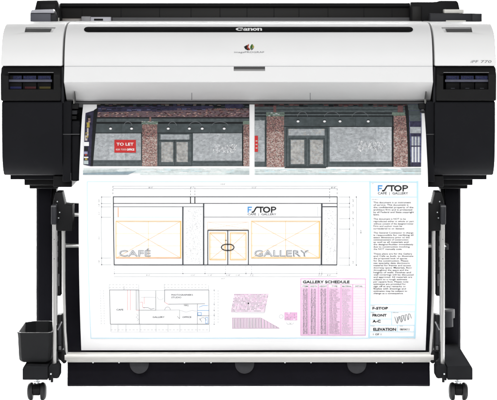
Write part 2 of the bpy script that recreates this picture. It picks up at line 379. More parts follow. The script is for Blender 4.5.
for side in (-1, 1):
    f = (lambda q: q) if side < 0 else mirror
    def bx(mb, a, b, y0, y1, Y0, Y1, m, bev=0.001, seg=2):
        a, b = f(a), f(b)
        return mb.pbox(min(a, b), max(a, b), y0, y1, Y0, Y1, m, bev, seg)
    xa, xb = sorted((X0(f(1.0)), X0(f(62.4))))
    # white top cover with its finger slot
    cv = MB().yz(PROF + [(66.0, 0.40), (20.8, 0.44)], xa, xb, 'cover', bev=0.0035, seg=3, ang=20).build('side_cover', P, ang=16)
    tr = [(20.6, 28.0), (51.4, 28.0), (49.2, 32.8), (20.6, 32.8)]
    cut(cv, [MB().xz([(f(p), q) for p, q in tr], -0.05, 0.085, 'cover')])
    fq = [(20.75, 28.1), (51.2, 28.1), (49.1, 32.7), (20.75, 32.7)]
    MB().solid([face.pt(face.u(f(p), q), q, -0.0022) for p, q in fq], Vector((0, 0.012, 0)), 'slot').build('finger_slot', cv)
    if side > 0:
        tx = Ink(face, 0.0004); tx.text('iPF', 470.6, 62.9, 2.5, 'g', x1=477.8, shear=0.22); tx.text('770', 480.4, 62.9, 2.5, 'g', x1=491.2, shear=0.22)
        tx.build('model_lettering', cv, smooth=False)
    # black ink door with a window
    xa, xb = sorted((X0(f(0.9)), X0(f(60.8))))
    door = MB().yz([(66.3, 0.020), (67.2, 0.010), (74.6, -0.009), (76.0, -0.0095), (100.8, -0.004), (100.8, 0.10), (66.3, 0.10)], xa, xb, 'black2', bev=0.003, seg=3, ang=30).build('ink_door', P, ang=20)
    a, b = sorted((f(6.6), f(52.2)))
    cut(door, [MB().pbox(a, b, 73.8, 90.2, -0.05, 0.045, 'black2', bev=0)])
    win = MB()
    bx(win, 8.0, 53.5, 72.3, 72.8, -0.0058, -0.0020, 'midgrey', 0.0002)  # thin grey bar painted in for the highlight along the groove
    win.build('groove_highlight', door)
    gl = MB(); bx(gl, 7.0, 51.9, 79.6, 82.0, 0.004, 0.012, 'rail', 0.0006); gl.build('cartridge_rail', door)
    for q in range(3):
        l0 = 8.0 + q * 14.6; l1 = l0 + 14.0
        ct = MB(); bx(ct, l0, l1, 75.0, 90.0, 0.016, 0.044, 'deep', 0.002)
        co = ct.build('ink_cartridge', P)
        lab = MB()
        if not (side < 0 and q == 0): bx(lab, l0 + 0.8, l1 - 0.5, 76.0, 79.4, 0.0145, 0.0158, 'label', 0.0002)
        else: bx(lab, l0 + 5.0, l1 - 0.3, 76.0, 79.4, 0.0145, 0.0158, 'label', 0.0002)
        lab.build('ink_label', co); tg = MB()  # label blue also holds the painted reflection of the smoky cover
        if side < 0: bx(tg, l0 + 2.2, l1 - 0.6, 86.6, 88.8, 0.0145, 0.0158, ('tankblue', 'tankred', 'tankyel')[q], 0.0002)
        else: bx(tg, l0 + 5, l0 + 9, 88.0, 88.8, 0.0145, 0.0158, 'dk', 0.0002)
        tg.build('colour_tag', co)
    # inner cheek beside the lid (thin lighter return next to the seam)
    ck = MB(); bx(ck, 61.0, 63.6, 66.6, 103.0, 0.02, 0.10, 'char', 0.0012); ck.build('door_cheek', P)
    # lower housing
    xa, xb = sorted((X0(f(1.6)), X0(f(62.2))))
    hs = MB().yz([(101.6, 0.006), (103, 0.003), (130, 0.003), (150, 0.007), (162, 0.016), (170, 0.030), (174.6, 0.048), (175.2, 0.07), (175.2, 0.45), (101.6, 0.45)], xa, xb, 'black', bev=0.0035, seg=3, ang=30)
    bx(hs, 10.2, 74.0, 150, 179.6, 0.085, 0.44, 'black', 0.002)
    bx(hs, 24.2, 70.5, 150, 185.2, 0.13, 0.42, 'deep', 0.002)
    bx(hs, 29.4, 58.0, 160, 188.7, 0.17, 0.40, 'deep', 0.002)
    hs.build('lower_housing', P, ang=20)
    # inner side panel of the housing with its seam
    sp = MB()
    bx(sp, 62.5, 71.2, 101.6, 181.8, 0.022, 0.30, 'black', 0.0025)
    bx(sp, 71.4, 80.0, 121.0, 181.2, 0.034, 0.30, 'black', 0.004)
    bx(sp, 53.5, 72.0, 176, 187.2, 0.06, 0.30, 'deep', 0.002)
    bx(sp, 71.4, 78.0, 104.0, 109.0, 0.05, 0.20, 'black2', 0.001)
    bx(sp, 71.4, 77.0, 110.5, 114.5, 0.05, 0.20, 'char', 0.001)
    bx(sp, 71.4, 76.5, 116.0, 119.5, 0.05, 0.20, 'black2', 0.001)
    bx(sp, 62.7, 79.5, 134.0, 134.7, 0.0205, 0.030, 'grey', 0.0002)  # seam's thin highlight, put in as a grey strip
    bx(sp, 70.6, 71.0, 173.0, 180.5, 0.0195, 0.028, 'grey', 0.0002)
    sp.build('inner_side_panel', P, ang=20)

# chassis behind everything, and the throat under the lid
ch = MB()
ch.box(X0(3.5), X0(493.5), 0.105, 0.46, W(0, 174, 0.1).z, W(0, 31, 0.45).z, 'gap', 0.003)
for e0, e1 in ((2.4, 61.5), (435.5, 494.6)): ch.pbox(e0, e1, 62.0, 106.0, 0.045, 0.12, 'gap', 0.002)
ch.build('chassis', P)
th = MB(); th.pbox(63.6, 433.4, 101.4, 107.5, 0.082, 0.104, 'grey', 0.001)
th.pbox(75, 422, 103.4, 104.0, 0.079, 0.0815, 'slot', 0.0003)
th.build('output_slot', P)

# ---- rear media feed seen above the covers
fd = MB()
fd.pbox(60.0, 411.0, 6.4, 30, 0.44, 0.50, 'guide', 0.004)
fd.tube([W(58.5, 5.2, 0.43), W(411.0, 5.2, 0.43)], L(2.3), 'deep', 20)
for x in (82, 121, 159.5, 191, 220, 247, 274, 299, 328, 364, 392):
    fd.pbox(x - 0.3, x + 0.3, 6.8, 20, 0.4385, 0.4395, 'deep', 0.0001)
fd.build('rear_feed_guide', P)
ra = MB(); ra.pbox(112.0, 411, 17.4, 30, 0.425, 0.437, 'grey', 0.002); ra.build('feed_ledge', P)
rb = MB(); rb.pbox(60.5, 81.6, 18.4, 30, 0.425, 0.437, 'brown', 0.002); rb.build('feed_plate', P)
# roll holder ends
e1 = MB(); e1.xz([(34.6, 9.6), (36.8, 0.6), (56.6, 0.3), (58.4, 3.0), (60.6, 22), (60.6, 26), (34.6, 26)], 0.36, 0.52, 'deep', bev=0.003)
e1.pbox(40.0, 56.0, 3.6, 12, 0.352, 0.365, 'black2', 0.003)
e1.pbox(58.2, 59.0, 17.8, 22, 0.35, 0.36, 'pale', 0.0004)  # slight highlight in the black gap, painted as a pale strip
e1.build('roll_holder_end', P)
e2 = MB(); e2.xz([(410.6, 2.0), (438.0, 2.0), (440.5, 0.8), (456.6, 0.8), (458.2, 2.4), (460.4, 12), (460.4, 26), (410.6, 26)], 0.38, 0.52, 'deep', bev=0.003)
e2.pbox(412, 421.5, 6, 24, 0.372, 0.382, 'guide', 0.002)
e2.build('roll_holder_end', P)
g1 = MB(); g1.xz([(30.2, 14.0), (31.2, 10.2), (52.4, 9.6), (54.6, 11.6), (56.4, 16), (56.4, 26), (30.2, 26)], 0.30, 0.35, 'char', bev=0.002)
g1.xz([(30.0, 13.2), (31.6, 9.8), (53.2, 9.2), (54.2, 13.2)], 0.285, 0.34, 'lavlight', bev=0.002)
g1.pbox(30.4, 50.6, 13.6, 26, 0.283, 0.30, 'lav', 0.0015)
g1.build('roll_clutch_block', P)
g2 = MB(); g2.pbox(430.2, 475.5, 13.4, 26, 0.29, 0.345, 'char', 0.0015)
g2.pbox(472, 482.0, 13.6, 26, 0.285, 0.345, 'char', 0.0015)
g2.build('rear_corner_block', P)
g3 = MB(); g3.pbox(444.2, 464.0, 9.4, 13.3, 0.30, 0.34, 'pale', 0.002); g3.build('holder_lock', P)
g4 = MB(); g4.pbox(446, 466, 20.4, 26, 0.278, 0.284, 'pale', 0.001); g4.build('holder_tab', P)
g5 = MB(); g5.pbox(83.5, 111.0, 17.0, 26, 0.395, 0.418, 'lavlight', 0.002); g5.pbox(81.2, 90.6, 16.4, 26, 0.390, 0.418, 'midgrey', 0.002)
g5.pbox(94.0, 103.0, 18.7, 20.6, 0.393, 0.397, 'deep', 0.0006); g5.build('release_lever', P)

# ================================================================== THE STAND
T = thing('printer_stand', W(CX, 398.4, 0.2), 'black steel stand with two posts on long feet with casters, carrying the white printer', 'printer stand')
def make_caster(cx, Y):
    """Twin-wheel swivel caster; cx is world x."""
    zf = FLOOR; r = 0.0232
    c = MB()
    c.tube([(cx, Y, zf + 0.037), (cx, Y, zf + 0.0555)], 0.0062, 'steel', 14)
    c.tube([(cx, Y, zf + 0.047), (cx, Y, zf + 0.0495)], 0.0095, 'steel', 14)
    c.solid([(cx - 0.0095, Y - 0.017, zf + 0.015), (cx - 0.0095, Y + 0.017, zf + 0.013), (cx - 0.0095, Y + 0.021, zf + 0.032), (cx - 0.0095, Y + 0.012, zf + 0.043), (cx - 0.0095, Y - 0.012, zf + 0.043), (cx - 0.0095, Y - 0.021, zf + 0.032)], Vector((0.019, 0, 0)), 'deep', 0.002)
    co = c.build('caster', T)
    for s in (-1, 1):
        w = MB(); x0 = cx + s * 0.0105
        pr = [(0.0, r * 0.93), (0.003, r), (0.0075, r * 0.985), (0.0115, r * 0.86), (0.0138, r * 0.6), (0.0142, r * 0.2)]
        w.tube([(x0 + s * d, Y, zf + r) for d, q in pr], [q for d, q in pr], 'rubber', 28)
        w.build('wheel', co, ang=40)
FLOOR = 0.0042
for side in (-1, 1):
    f = (lambda q: q) if side < 0 else mirror
    sh = 0.0 if side < 0 else -1.8
    def bx(mb, a, b, y0, y1, Y0, Y1, m, bev=0.001, seg=2):
        a, b = f(a), f(b)
        return mb.pbox(min(a, b), max(a, b), y0, y1, Y0, Y1, m, bev, seg)
    po = MB()
    bx(po, 37.4, 51.6, 186, 352, 0.235, 0.315, 'post', 0.004, 3)
    bx(po, 36.3, 46.2, 187.5, 350, 0.246, 0.304, 'post', 0.002)
    bx(po, 52.0, 56.4, 186.2, 345, 0.246, 0.300, 'deep', 0.002)
    po.build('post', T)
    # foot: a long box section with a rounded, slightly raised front end
    ft = MB(); k = 1 if side < 0 else -1
    xs = lambda p: f(p) + sh * (1 if side > 0 else 0)
    ft.xz([(xs(22.4), 380.0), (xs(22.4), 369.2), (xs(23.4), 366.6), (xs(27.5), 365.8), (xs(47.8), 366.6), (xs(47.8), 380.0)], -0.12, 0.50, 'foot', bev=0.0025, seg=3)
    ft.build('foot', T, ang=20)
    cp = MB()
    cp.xz([(xs(48.4), 367.4), (xs(50.0), 365.6), (xs(57.6), 364.8), (xs(59.6), 368.0), (xs(59.2), 377.4), (xs(57.0), 378.6), (xs(51.6), 378.2), (xs(50.2), 380.8), (xs(48.4), 380.2)], -0.105, -0.045, 'foot', bev=0.002)
    bx(cp, 50.6 - sh, 53.0 - sh, 375.4, 382.4, -0.109, -0.100, 'deep', 0.0008)
    cp.build('foot_clamp', T)
    sc1 = MB(); p = W(xs(50.9), 374.0, -0.108); sc1.tube([p, p + Vector((0, 0.006, 0))], 0.0021, 'steel', 12)
    sc1.build('clamp_screw', T)
    cxw = W(xs(36.9), 0, -0.05).x
    make_caster(cxw, -0.05); make_caster(W(xs(33.5), 0, -0.05).x, 0.44)
cb = MB(); cb.pbox(52.5, 444.5, 203.8, 213.2, 0.205, 0.245, 'post', 0.003); cb.build('cross_beam', T)
# tensioner grip on one post
kn = MB(); kn.tube([W(447.2, 311.2, 0.19), W(447.2, 326.5, 0.19)], L(6.1), 'char', 24)
kn.tube([W(448.0, 309.0, 0.195), W(448.0, 317.6, 0.195)], L(6.9), 'grey', 24)
kn.pbox(444, 452, 312, 325, 0.19, 0.236, 'grey', 0.001)
kn.build('post_grip', T)
k2 = MB(); k2.tube([W(446.6, 244, 0.205), W(446.6, 249.5, 0.205)], L(2.0), 'char', 14); k2.pbox(445, 448.6, 243.5, 250, 0.206, 0.237, 'deep', 0.001)
p = W(445.6, 246.4, 0.196); k2.tube([p, p + Vector((0, .008, 0))], 0.002, 'steel', 10); k2.build('post_knob', T)

# ================================================================== THE CATCH BASKET
B = thing('catch_basket', W(CX, 357, 0.05), 'black fabric catch basket on silver rods behind and below the printed sheet', 'paper basket')
# fabric sling behind the sheet, and its front flap under the bar
def sheet(pathpts, x0, x1, thick, wob, seed, nx=44):
    rnd = random.Random(seed); ph = [rnd.uniform(0, 6.28) for _ in range(6)]
    vs = []; fs = []; n = len(pathpts)
    for lay in (0, 1):
        for i, (py, Y) in enumerate(pathpts):
            for j in range(nx + 1):
                t = j / nx; x = x0 + (x1 - x0) * t
                g = math.sin(math.pi * min(1, i / (n - 1) * 1.0))
                w = wob * (math.sin(t * 17 + ph[0] + i * 0.25) + 0.6 * math.sin(t * 41 + ph[1] - i * 0.4) + 0.4 * math.sin(t * 7 + ph[2] + i)) * (0.25 + g)
                q = W(CX, py, Y); vs.append((x, q.y + w + lay * thick, q.z))
    W1 = nx + 1; o = n * W1
    for i in range(n - 1):
        for j in range(nx):
            a = i * W1 + j; fs.append((a, a + W1, a + W1 + 1, a + 1)); fs.append((o + a, o + a + 1, o + a + W1 + 1, o + a + W1))
    for i in range(n - 1):
        for j in (0, nx):
            a = i * W1 + j; fs.append((a, a + W1, o + a + W1, o + a))
    for j in range(nx):
        for i in (0, n - 1):
            a = i * W1 + j; fs.append((a, a + 1, o + a + 1, o + a))
    return vs, fs
fb = MB()
pts = [(205 + i * 6.4, 0.175 - 0.02 * math.sin(i / 22 * 3.14)) for i in range(18)] + [(326, 0.160), (334, 0.150), (341, 0.135), (347, 0.11), (351.5, 0.075), (354.6, 0.042), (356.5, 0.02)]
fb.add(*sheet(pts, W(65.2, 0, 0.17).x, W(432.0, 0, 0.17).x, 0.0015, 0.0022, 3), 'fabric')
fb.build('sling', B, ang=60)
fl = MB()
pts = [(356.5 + i * 2.15, 0.0035 + 0.004 * math.sin(i * 0.23)) for i in range(14)] + [(386.3, 0.012)]
fl.add(*sheet(pts, X0(67.2), X0(430.2), 0.006, 0.0009, 8), 'flap')
fl.build('flap', B, ang=60)
for cx in (139.2, 244.6, 356.8):
    tb = MB(); ring = [(cx - 9.6, 362.6)] + [(cx - 9.5 * math.cos(math.pi * i / 20), 364.0 + 9.6 * math.sin(math.pi * i / 20)) for i in range(21)] + [(cx + 9.6, 362.6)]
    tb.xz(ring, -0.0032, 0.0, 'tab', bev=0.0006); tb.build('fabric_tab', B)
# bottom bar
fbar = MB(); fbar.tube([W(65.0, 356.8, -0.006), W(433.4, 356.8, -0.006)], L(4.6), 'bar', 28)
fbar.pbox(68, 431, 360.4, 362.3, -0.013, 0.006, 'bar', 0.0006)
fbar.build('front_bar', B, ang=40)
for x in (93, 119, 184.5, 211, 285, 311, 376.5, 402.5):
    fs_ = MB(); p = W(x, 362.6, -0.0125); fs_.tube([p, p + Vector((0, .004, 0))], 0.0016, 'steel', 10); fs_.build('bar_rivet', B)
for side in (-1, 1):
    f = (lambda q: q) if side < 0 else mirror
    def bx(mb, a, b, y0, y1, Y0, Y1, m, bev=0.001, seg=2):
        a, b = f(a), f(b)
        return mb.pbox(min(a, b), max(a, b), y0, y1, Y0, Y1, m, bev, seg)
    r1 = MB(); r1.tube([W(f(54.4), 222, -0.078), W(f(54.4), 368.0, -0.078)], L(2.0), 'alu', 20)
    for yy in (239, 258.5): r1.pbox(f(54.2) - 0.35, f(54.2) + 0.35, yy, yy + 0.7, -0.0846, -0.080, 'slot', 0)
    r1.build('outer_rod', B)
    r2 = MB(); r2.tube([W(f(63.6), 229, -0.03), W(f(63.7), 290, -0.03), W(f(64.6), 330, -0.018), W(f(66.2), 354, -0.01)], L(2.0), 'alu', 20)
    r2.build('inner_rod', B)
    br = MB()
    br.xz([(f(55.6), 192.4), (f(61.8), 192.4), (f(64.6), 204.6), (f(72.4), 205.4), (f(72.4), 231.0), (f(56.8), 231.0), (f(52.0), 222), (f(53), 203)], -0.050, 0.02, 'deep', bev=0.002)
    for (sx, sy) in ((57.3, 201.6), (59.6, 212.4), (58.6, 218)):
        p = W(f(sx), sy, -0.0515); br.tube([p, p + Vector((0, .003, 0))], 0.0016, 'steel', 10)
    bx(br, 51.0, 56.2, 205, 224.8, -0.088, -0.048, 'char', 0.003)
    bx(br, 51.2, 56.0, 205.6, 207.2, -0.0895, -0.080, 'grey', 0.0008)
    bx(br, 57.2, 60.6, 228, 296, -0.02, 0.015, 'deep', 0.001)
    bx(br, 58.2, 59.4, 274, 286, -0.024, -0.018, 'grey', 0.0006)
    for yy in (236, 246, 252, 262):
        bx(br, 57.6, 58.1, yy, yy + 5.0, -0.0225, -0.019, 'grey', 0.0002)
    br.build('rod_bracket', B)
    jt = MB()
    bx(jt, 57.0, 61.6, 314.8, 352.0, -0.035, 0.005, 'deep', 0.002)
    jt.tube([W(f(57.8), 330, -0.037), W(f(61.8), 321.6, -0.037)], 0.0018, 'midgrey', 8)
    bx(jt, 58.0, 60.8, 324, 345, -0.038, -0.034, 'char', 0.0008)
    bx(jt, 58.6, 61.0, 346, 350, -0.040, -0.034, 'grey', 0.0008)
    jt.xz([(f(57.4), 349), (f(66.4), 350.4), (f(66.4), 362.8), (f(63.6), 364.0), (f(58.0), 358.0)], -0.016, 0.012, 'deep', bev=0.002)
    jt.build('bar_joint', B)
for yy, y0 in ((214.6, 0.062), (245.6, 0.074)):
    cr = MB(); cr.tube([W(66.0 if yy < 230 else 62.0, yy, y0), W(431.0 if yy < 230 else 435, yy, y0)], L(2.1), 'alu', 18); cr.build('cross_rod', B)

# ================================================================== THE BIN
N_ = thing('storage_bin', W(34.5, 363, 0.0), 'open charcoal plastic storage bin hooked on the stand above a foot', 'bin')
def ring_bin(y, s, ins):
    """Octagonal plan ring at photo row y (measured on the front plane); s shrinks, ins insets for the wall."""
    z = W(0, y, -0.095).z
    a = W(17.2, y, -0.095).x + s + ins; b = W(52.0, y, -0.095).x - s - ins
    y0 = -0.095 + s * 0.6 + ins; y1 = 0.105 - s - ins; c = 0.024; 
    return [(a + c * 0.35, y0, z), (b - c * 0.35, y0, z), (b, y0 + c * 0.5, z), (b, y1 - c, z), (b - c, y1, z), (a + c, y1, z), (a, y1 - c, z), (a, y0 + c * 0.5, z)]
bn = MB(); rings = [ring_bin(362.6, 0.0085, 0), ring_bin(361.0, 0.0045, 0), ring_bin(358.0, 0.003, 0), ring_bin(334.6, 0, 0), ring_bin(333.2, -0.0012, 0), ring_bin(332.6, -0.0008, 0), ring_bin(332.6, 0.001, 0.0018), ring_bin(334.5, 0.001, 0.003), ring_bin(357, 0.003, 0.004), ring_bin(360.5, 0.006, 0.004)]
vs = [p for r in rings for p in r]; fs = []
for i in range(len(rings) - 1):
    for k in range(8):
        a = i * 8 + k; b = i * 8 + (k + 1) % 8; fs.append((a, b, b + 8, a + 8))
fs.append(tuple(range(8))[::-1]); fs.append(tuple((len(rings) - 1) * 8 + k for k in range(8)))
bn.add(vs, fs, 'bin')
tub = bn.build('tub', N_, ang=35)
hk = MB(); hk.box(W(38, 0, 0.105).x, W(50, 0, 0.105).x, 0.104, 0.25, W(0, 345, 0.105).z, W(0, 336, 0.105).z, 'deep', 0.001); hk.build('hook', N_)

# ================================================================== THE PRINTED SHEET
Q = thing('printed_sheet', W(253, 340, 0.0), 'white printed sheet hanging from the printer, with two storefront photos above an architect\'s elevation drawing', 'print')
paper = Surf([(100.0, 0.098), (103.0, 0.088), (106.0, 0.076), (115.0, 0.045), (130.0, 0.012), (150.0, -0.020), (173.0, -0.052), (200.0, -0.065), (230.0, -0.068), (260.0, -0.060), (290.0, -0.044), (320.0, -0.019), (350.2, 0.016)], wave=0.0014)
UL, UR = (78.8 - CX) * S * (D - 0.066) / D, (428.2 - CX) * S * (D - 0.066) / D
pm = MB(); rows = 90; cols = 60; vs = []; fs = []
for back in (0, 1):
    for i in range(rows + 1):
        py = 102.6 + (350.2 - 102.6) * i / rows
        for j in range(cols + 1):
            vs.append(paper.pt(UL + (UR - UL) * j / cols, py, -0.0006 * back))
C1 = cols + 1; O = (rows + 1) * C1
for i in range(rows):
    for j in range(cols):
        a = i * C1 + j; fs.append((a, a + C1, a + C1 + 1, a + 1)); fs.append((O + a, O + a + 1, O + a + C1 + 1, O + a + C1))
    for j in (0, cols):
        a = i * C1 + j; fs.append((a, a + C1, O + a + C1, O + a))
for j in range(cols): a = rows * C1 + j; fs.append((a, a + 1, O + a + 1, O + a))
pm.add(vs, fs, 'paper'); pm.build('paper', Q, ang=60)

BR = ['br1', 'br2', 'br3', 'br4', 'br5', 'br6', 'br2', 'br3', 'br2', 'br3', 'br1', 'br2']
BRD = ['br1', 'br4', 'br5', 'dred', 'br6', 'mauve', 'br1', 'br2']
def lamp(k, x, y):
    k.poly([(x - 1.9, y - 0.6), (x - 1.0, y - 2.0), (x + 1.0, y - 2.0), (x + 1.9, y - 0.6)], 'beam', 6)
    k.disc(x, y, 1.75, 1.3, 'g', 7); k.disc(x, y + 0.15, 1.3, 0.95, 'wh', 8)
def arc(k, x, y, w, h): k.ring(x, y, w, h, 0.4, 'g', 0, 180, lay=6, n=12)
def boards(k, x0, y0, x1, y1, lay=4):
    k.rect(x0, y0, x1, y1, 'board', lay)
    n = max(2, int((x1 - x0) / 15)); w = (x1 - x0) / n
    for i in range(n):
        for j in range(2):
            if random.random() < 0.7:
                k.rect(x0 + i * w, y0 + j * (y1 - y0) / 2, x0 + (i + 1) * w, y0 + (j + 1) * (y1 - y0) / 2, random.choice(['board', 'board2', 'board3']), lay + 1)
        if i: k.line(x0 + i * w, y0, x0 + i * w, y1, 0.25, 'board3', lay + 2)
    for q in range(int((x1 - x0) * (y1 - y0) / 5)):
        a = random.uniform(x0, x1 - 1.4); b = random.uniform(y0 + 0.8, y1 - 0.8)
        k.rect(a, b, a + random.uniform(0.4, 1.4), b + random.uniform(0.2, 0.5), random.choice(['board3', 'board2', 'board', 'board2', 'lg']), lay + 2)
    for q in range(int((x1 - x0) * (y1 - y0) / 9)):
        a = random.uniform(x0 + 0.5, x1 - 4); b = random.uniform(y0 + 1.5, y1 - 1.5); l = random.uniform(1.5, 3.5)
        k.line(a, b, a + l, min(y1, max(y0, b + random.uniform(-1.4, 0.8))), random.uniform(0.15, 0.4), random.choice(['lg', 'board2', 'board3', 'board2', 'vlg']), lay + 2)
def graffiti(k, x0, y0, x1, y1, n, lay=8):
    for q in range(n):
        a = x0 + (x1 - x0 - 2) * (q + random.random()) / n; b = random.uniform(y0 + 1.5, y1 - 1.5); pts = [(a, b)]
        for t in range(3): pts.append((min(x1, pts[-1][0] + random.uniform(-0.8, 1.4)), max(y0, min(y1, pts[-1][1] + random.uniform(-2.6, 2.6)))))
        k.path(pts, random.uniform(0.3, 0.6), random.choice(['vlg', 'lg', 'vlg', 'wh']), lay)
    for q in range(n * 3):
        a = random.uniform(x0, x1 - 1); b = random.uniform(y0, y1 - 0.6); k.rect(a, b, a + random.uniform(0.3, 1.2), b + random.uniform(0.2, 0.6), random.choice(['vlg', 'lg', 'board2']), lay)
def pier(k, x0, y0, x1, y1, lay=5, ms=BR):
    k.rect(x0, y0, x1, y1, 'br2', lay); k.mosaic(x0, y0, x1, y0 + (y1 - y0) * 0.3, 1.05, 0.62, BRD + ['br2', 'br5'], lay + 1, 0.95, 0.2, brick=True); k.mosaic(x0, y0 + (y1 - y0) * 0.3, x1, y1, 1.05, 0.62, ms, lay + 1, 0.95, 0.2, brick=True)
    for q in range(int((x1 - x0) * 2)):
        a = random.uniform(x0, x1 - 1); b = random.uniform(y0 + (y1 - y0) * 0.3, y1 - 0.6); k.rect(a, b, a + 0.8, b + 0.45, 'br3', lay + 2)
def pavement(k, x0, x1, y0, y1):
    k.rect(x0, y0, x1, y0 + 2, 'wh', 1)
    k.rect(x0, y0 + 2, x1, y1, 'pave', 1)
    for q in range(110):
        a = random.uniform(x0, x1 - 12); b = random.uniform(y0 + 1.6, y1 - 0.6)
        k.rect(a, b, a + random.uniform(3, 12), b + random.uniform(0.2, 0.7), random.choice(['pave', 'pave2', 'wh', 'pave', 'cyan2']), 2)

# --- first photograph
k = Ink(paper)
x0, x1 = 83.2, 249.4
k.rect(96.8, 104.2, x1, 112.2, 'frame2', 0); k.rect(91.5, 112.2, x1, 166.4, 'frame2', 0)
k.rect(97, 104.2, x1, 108.0, 'beam', 2); k.mosaic(97, 104.4, x1, 107.4, 4, 1.0, ['dred', 'beam', 'frame2', 'br5', 'beam', 'navy'], 3, 0.8)
k.quad([(97, 107.4), (214, 106.6), (212, 110.0), (97, 112.6)], 'navy', 4); k.quad([(225, 104.8), (243, 104.8), (243, 108.6), (225, 109)], 'navy', 5)
k.mosaic(97, 109, 212, 112.4, 5, 0.8, ['navy', 'lblue', 'mauve', 'beam'], 5, 0.4)
k.quad([(97, 112.6), (x1, 109), (x1, 117.6), (97, 117.6)], 'mauve', 3); k.mosaic(98, 112.8, x1, 117.4, 2.2, 0.9, ['mauve', 'br5', 'dred', 'br1', 'mauve', 'br2'], 5, 0.7, brick=True)
k.mosaic(206, 109, x1, 113, 2.2, 0.9, ['mauve', 'br1', 'br5', 'dred'], 5, 0.85, brick=True)
k.rect(95, 117.6, x1, 119.0, 'beam', 4); k.rect(95, 119.0, x1, 122.4, 'frame', 4); k.rect(94, 122.4, x1, 124.2, 'beam', 5)
k.rect(93, 124.2, x1, 133.4, 'fascia', 4)
for x in (121.5, 152, 178, 212, 216): k.line(x, 124.4, x, 133.2, 0.4, 'frame2', 5)
k.line(93, 133.4, 243, 133.4, 0.6, 'beam', 5)
for x in (110.6, 131.6, 168.2, 189.4, 202.2, 224.2): lamp(k, x, 129.2)
for x, w in ((128, 4), (172.5, 4), (195.5, 6), (220, 8)): arc(k, x, 126, w, 3.6)
boards(k, 93.4, 133.8, 141.0, 160.4); boards(k, 193.0, 133.2, 242.0, 161.0)
k.rect(92.6, 160.4, 142, 166.2, 'frame', 4); k.rect(192, 161, 243, 166.2, 'frame', 4); k.line(92.6, 162.2, 142, 162.2, 0.5, 'frame2', 5); k.line(192, 162.6, 243, 162.6, 0.5, 'frame2', 5)
k.rect(114.4, 140.4, 136.0, 153.2, 'red', 9)
k.text('TO LET', 116.6, 146.2, 2.7, 'wh', x1=133.6, bold=0.02, lay=11); k.text('020 7355', 116.0, 151.0, 1.6, 'wh', x1=126.0, lay=11); k.text('OFFICE', 126.8, 151.2, 1.9, 'wh', x1=134.4, bold=0.04, lay=11)
k.rect(141.6, 122.0, 158.0, 125.0, 'cap', 7); k.mosaic(141.6, 122.0, 158.0, 125.0, 2, 0.8, ['cap', 'frame', 'board3', 'br3'], 8, 0.6); k.rect(149.4, 117.4, 151.2, 122, 'br1', 7)
pier(k, 142.2, 125.0, 157.2, 166.6)
k.rect(157.2, 133, 192.4, 166.4, 'frame', 4); k.frame(158.6, 133.6, 191.8, 166.0, 1.0, 'frame2', 5)
k.rect(160.6, 135.0, 189.4, 140.0, 'board3', 6); k.rect(161.4, 142.6, 173.0, 162.4, 'pane', 6); k.rect(176.6, 142.6, 187.8, 162.4, 'pane', 6)
for a, b in ((161.4, 173.0), (176.6, 187.8)): k.mosaic(a, 142.6, b, 162.4, 1.7, 1.0, ['pane', 'board3', 'pane'], 7, 0.4)
k.line(174.8, 140.8, 174.8, 165.6, 0.5, 'beam', 7); k.line(158.8, 141, 191.6, 141, 0.7, 'frame2', 7)
graffiti(k, 213.5, 144.8, 237.4, 153.4, 52)
pier(k, 243.4, 124.8, x1, 166.4); k.rect(243.0, 121.6, x1, 125, 'cap', 7); k.line(242.6, 126, 242.6, 166, 0.8, 'beam', 8)
# the neighbouring shop front at the edge
k.quad([(85.6, 113.4), (97, 110), (91.4, 166.6), (83.4, 164.8)], 'navy', 3); k.quad([(94.0, 111), (98.2, 108.4), (93.0, 166.6), (90.6, 166.4)], 'beam', 9)
for (a, b, c, d, m) in ((87, 116, 90.6, 121, 'beam'), (88.2, 119, 90.4, 123, 'br2'), (86.6, 123, 89.6, 128, 'yel'), (87.0, 128.6, 88.6, 136, 'br3'), (85.6, 133, 88.4, 138, 'yel'), (85.0, 136, 87.4, 141, 'br3'), (83.8, 142.4, 89.0, 146.4, 'wh'), (84.4, 147.5, 88, 151, 'beam'), (84, 152, 87.6, 154.6, 'lilac'), (85, 154, 87.0, 156, 'org'), (84, 157.2, 88.4, 158.4, 'wh'), (85, 158.6, 87.4, 160.4, 'yel'), (83.8, 161, 88.4, 164.6, 'pave2'), (86, 116, 87, 139, 'navy')):
    k.rect(a, b, c, d, m, 6)
pavement(k, x0 + 0.4, x1, 166.4, 173.2)
k.quad([(83.0, 173.2), (136, 171.4), (128, 174.8), (83.0, 174.8)], 'teal', 4); k.quad([(83.0, 170.6), (118, 170.0), (110, 172), (83.0, 173)], 'pave2', 3); k.quad([(238, 171), (x1, 171), (x1, 174.6), (225, 174)], 'pave2', 3)
k.rect(140, 173.2, x1, 174.8, 'pave', 1)
k.build('photo_print', Q, smooth=False, label='printed photo of a boarded shop with a red sign in its window')

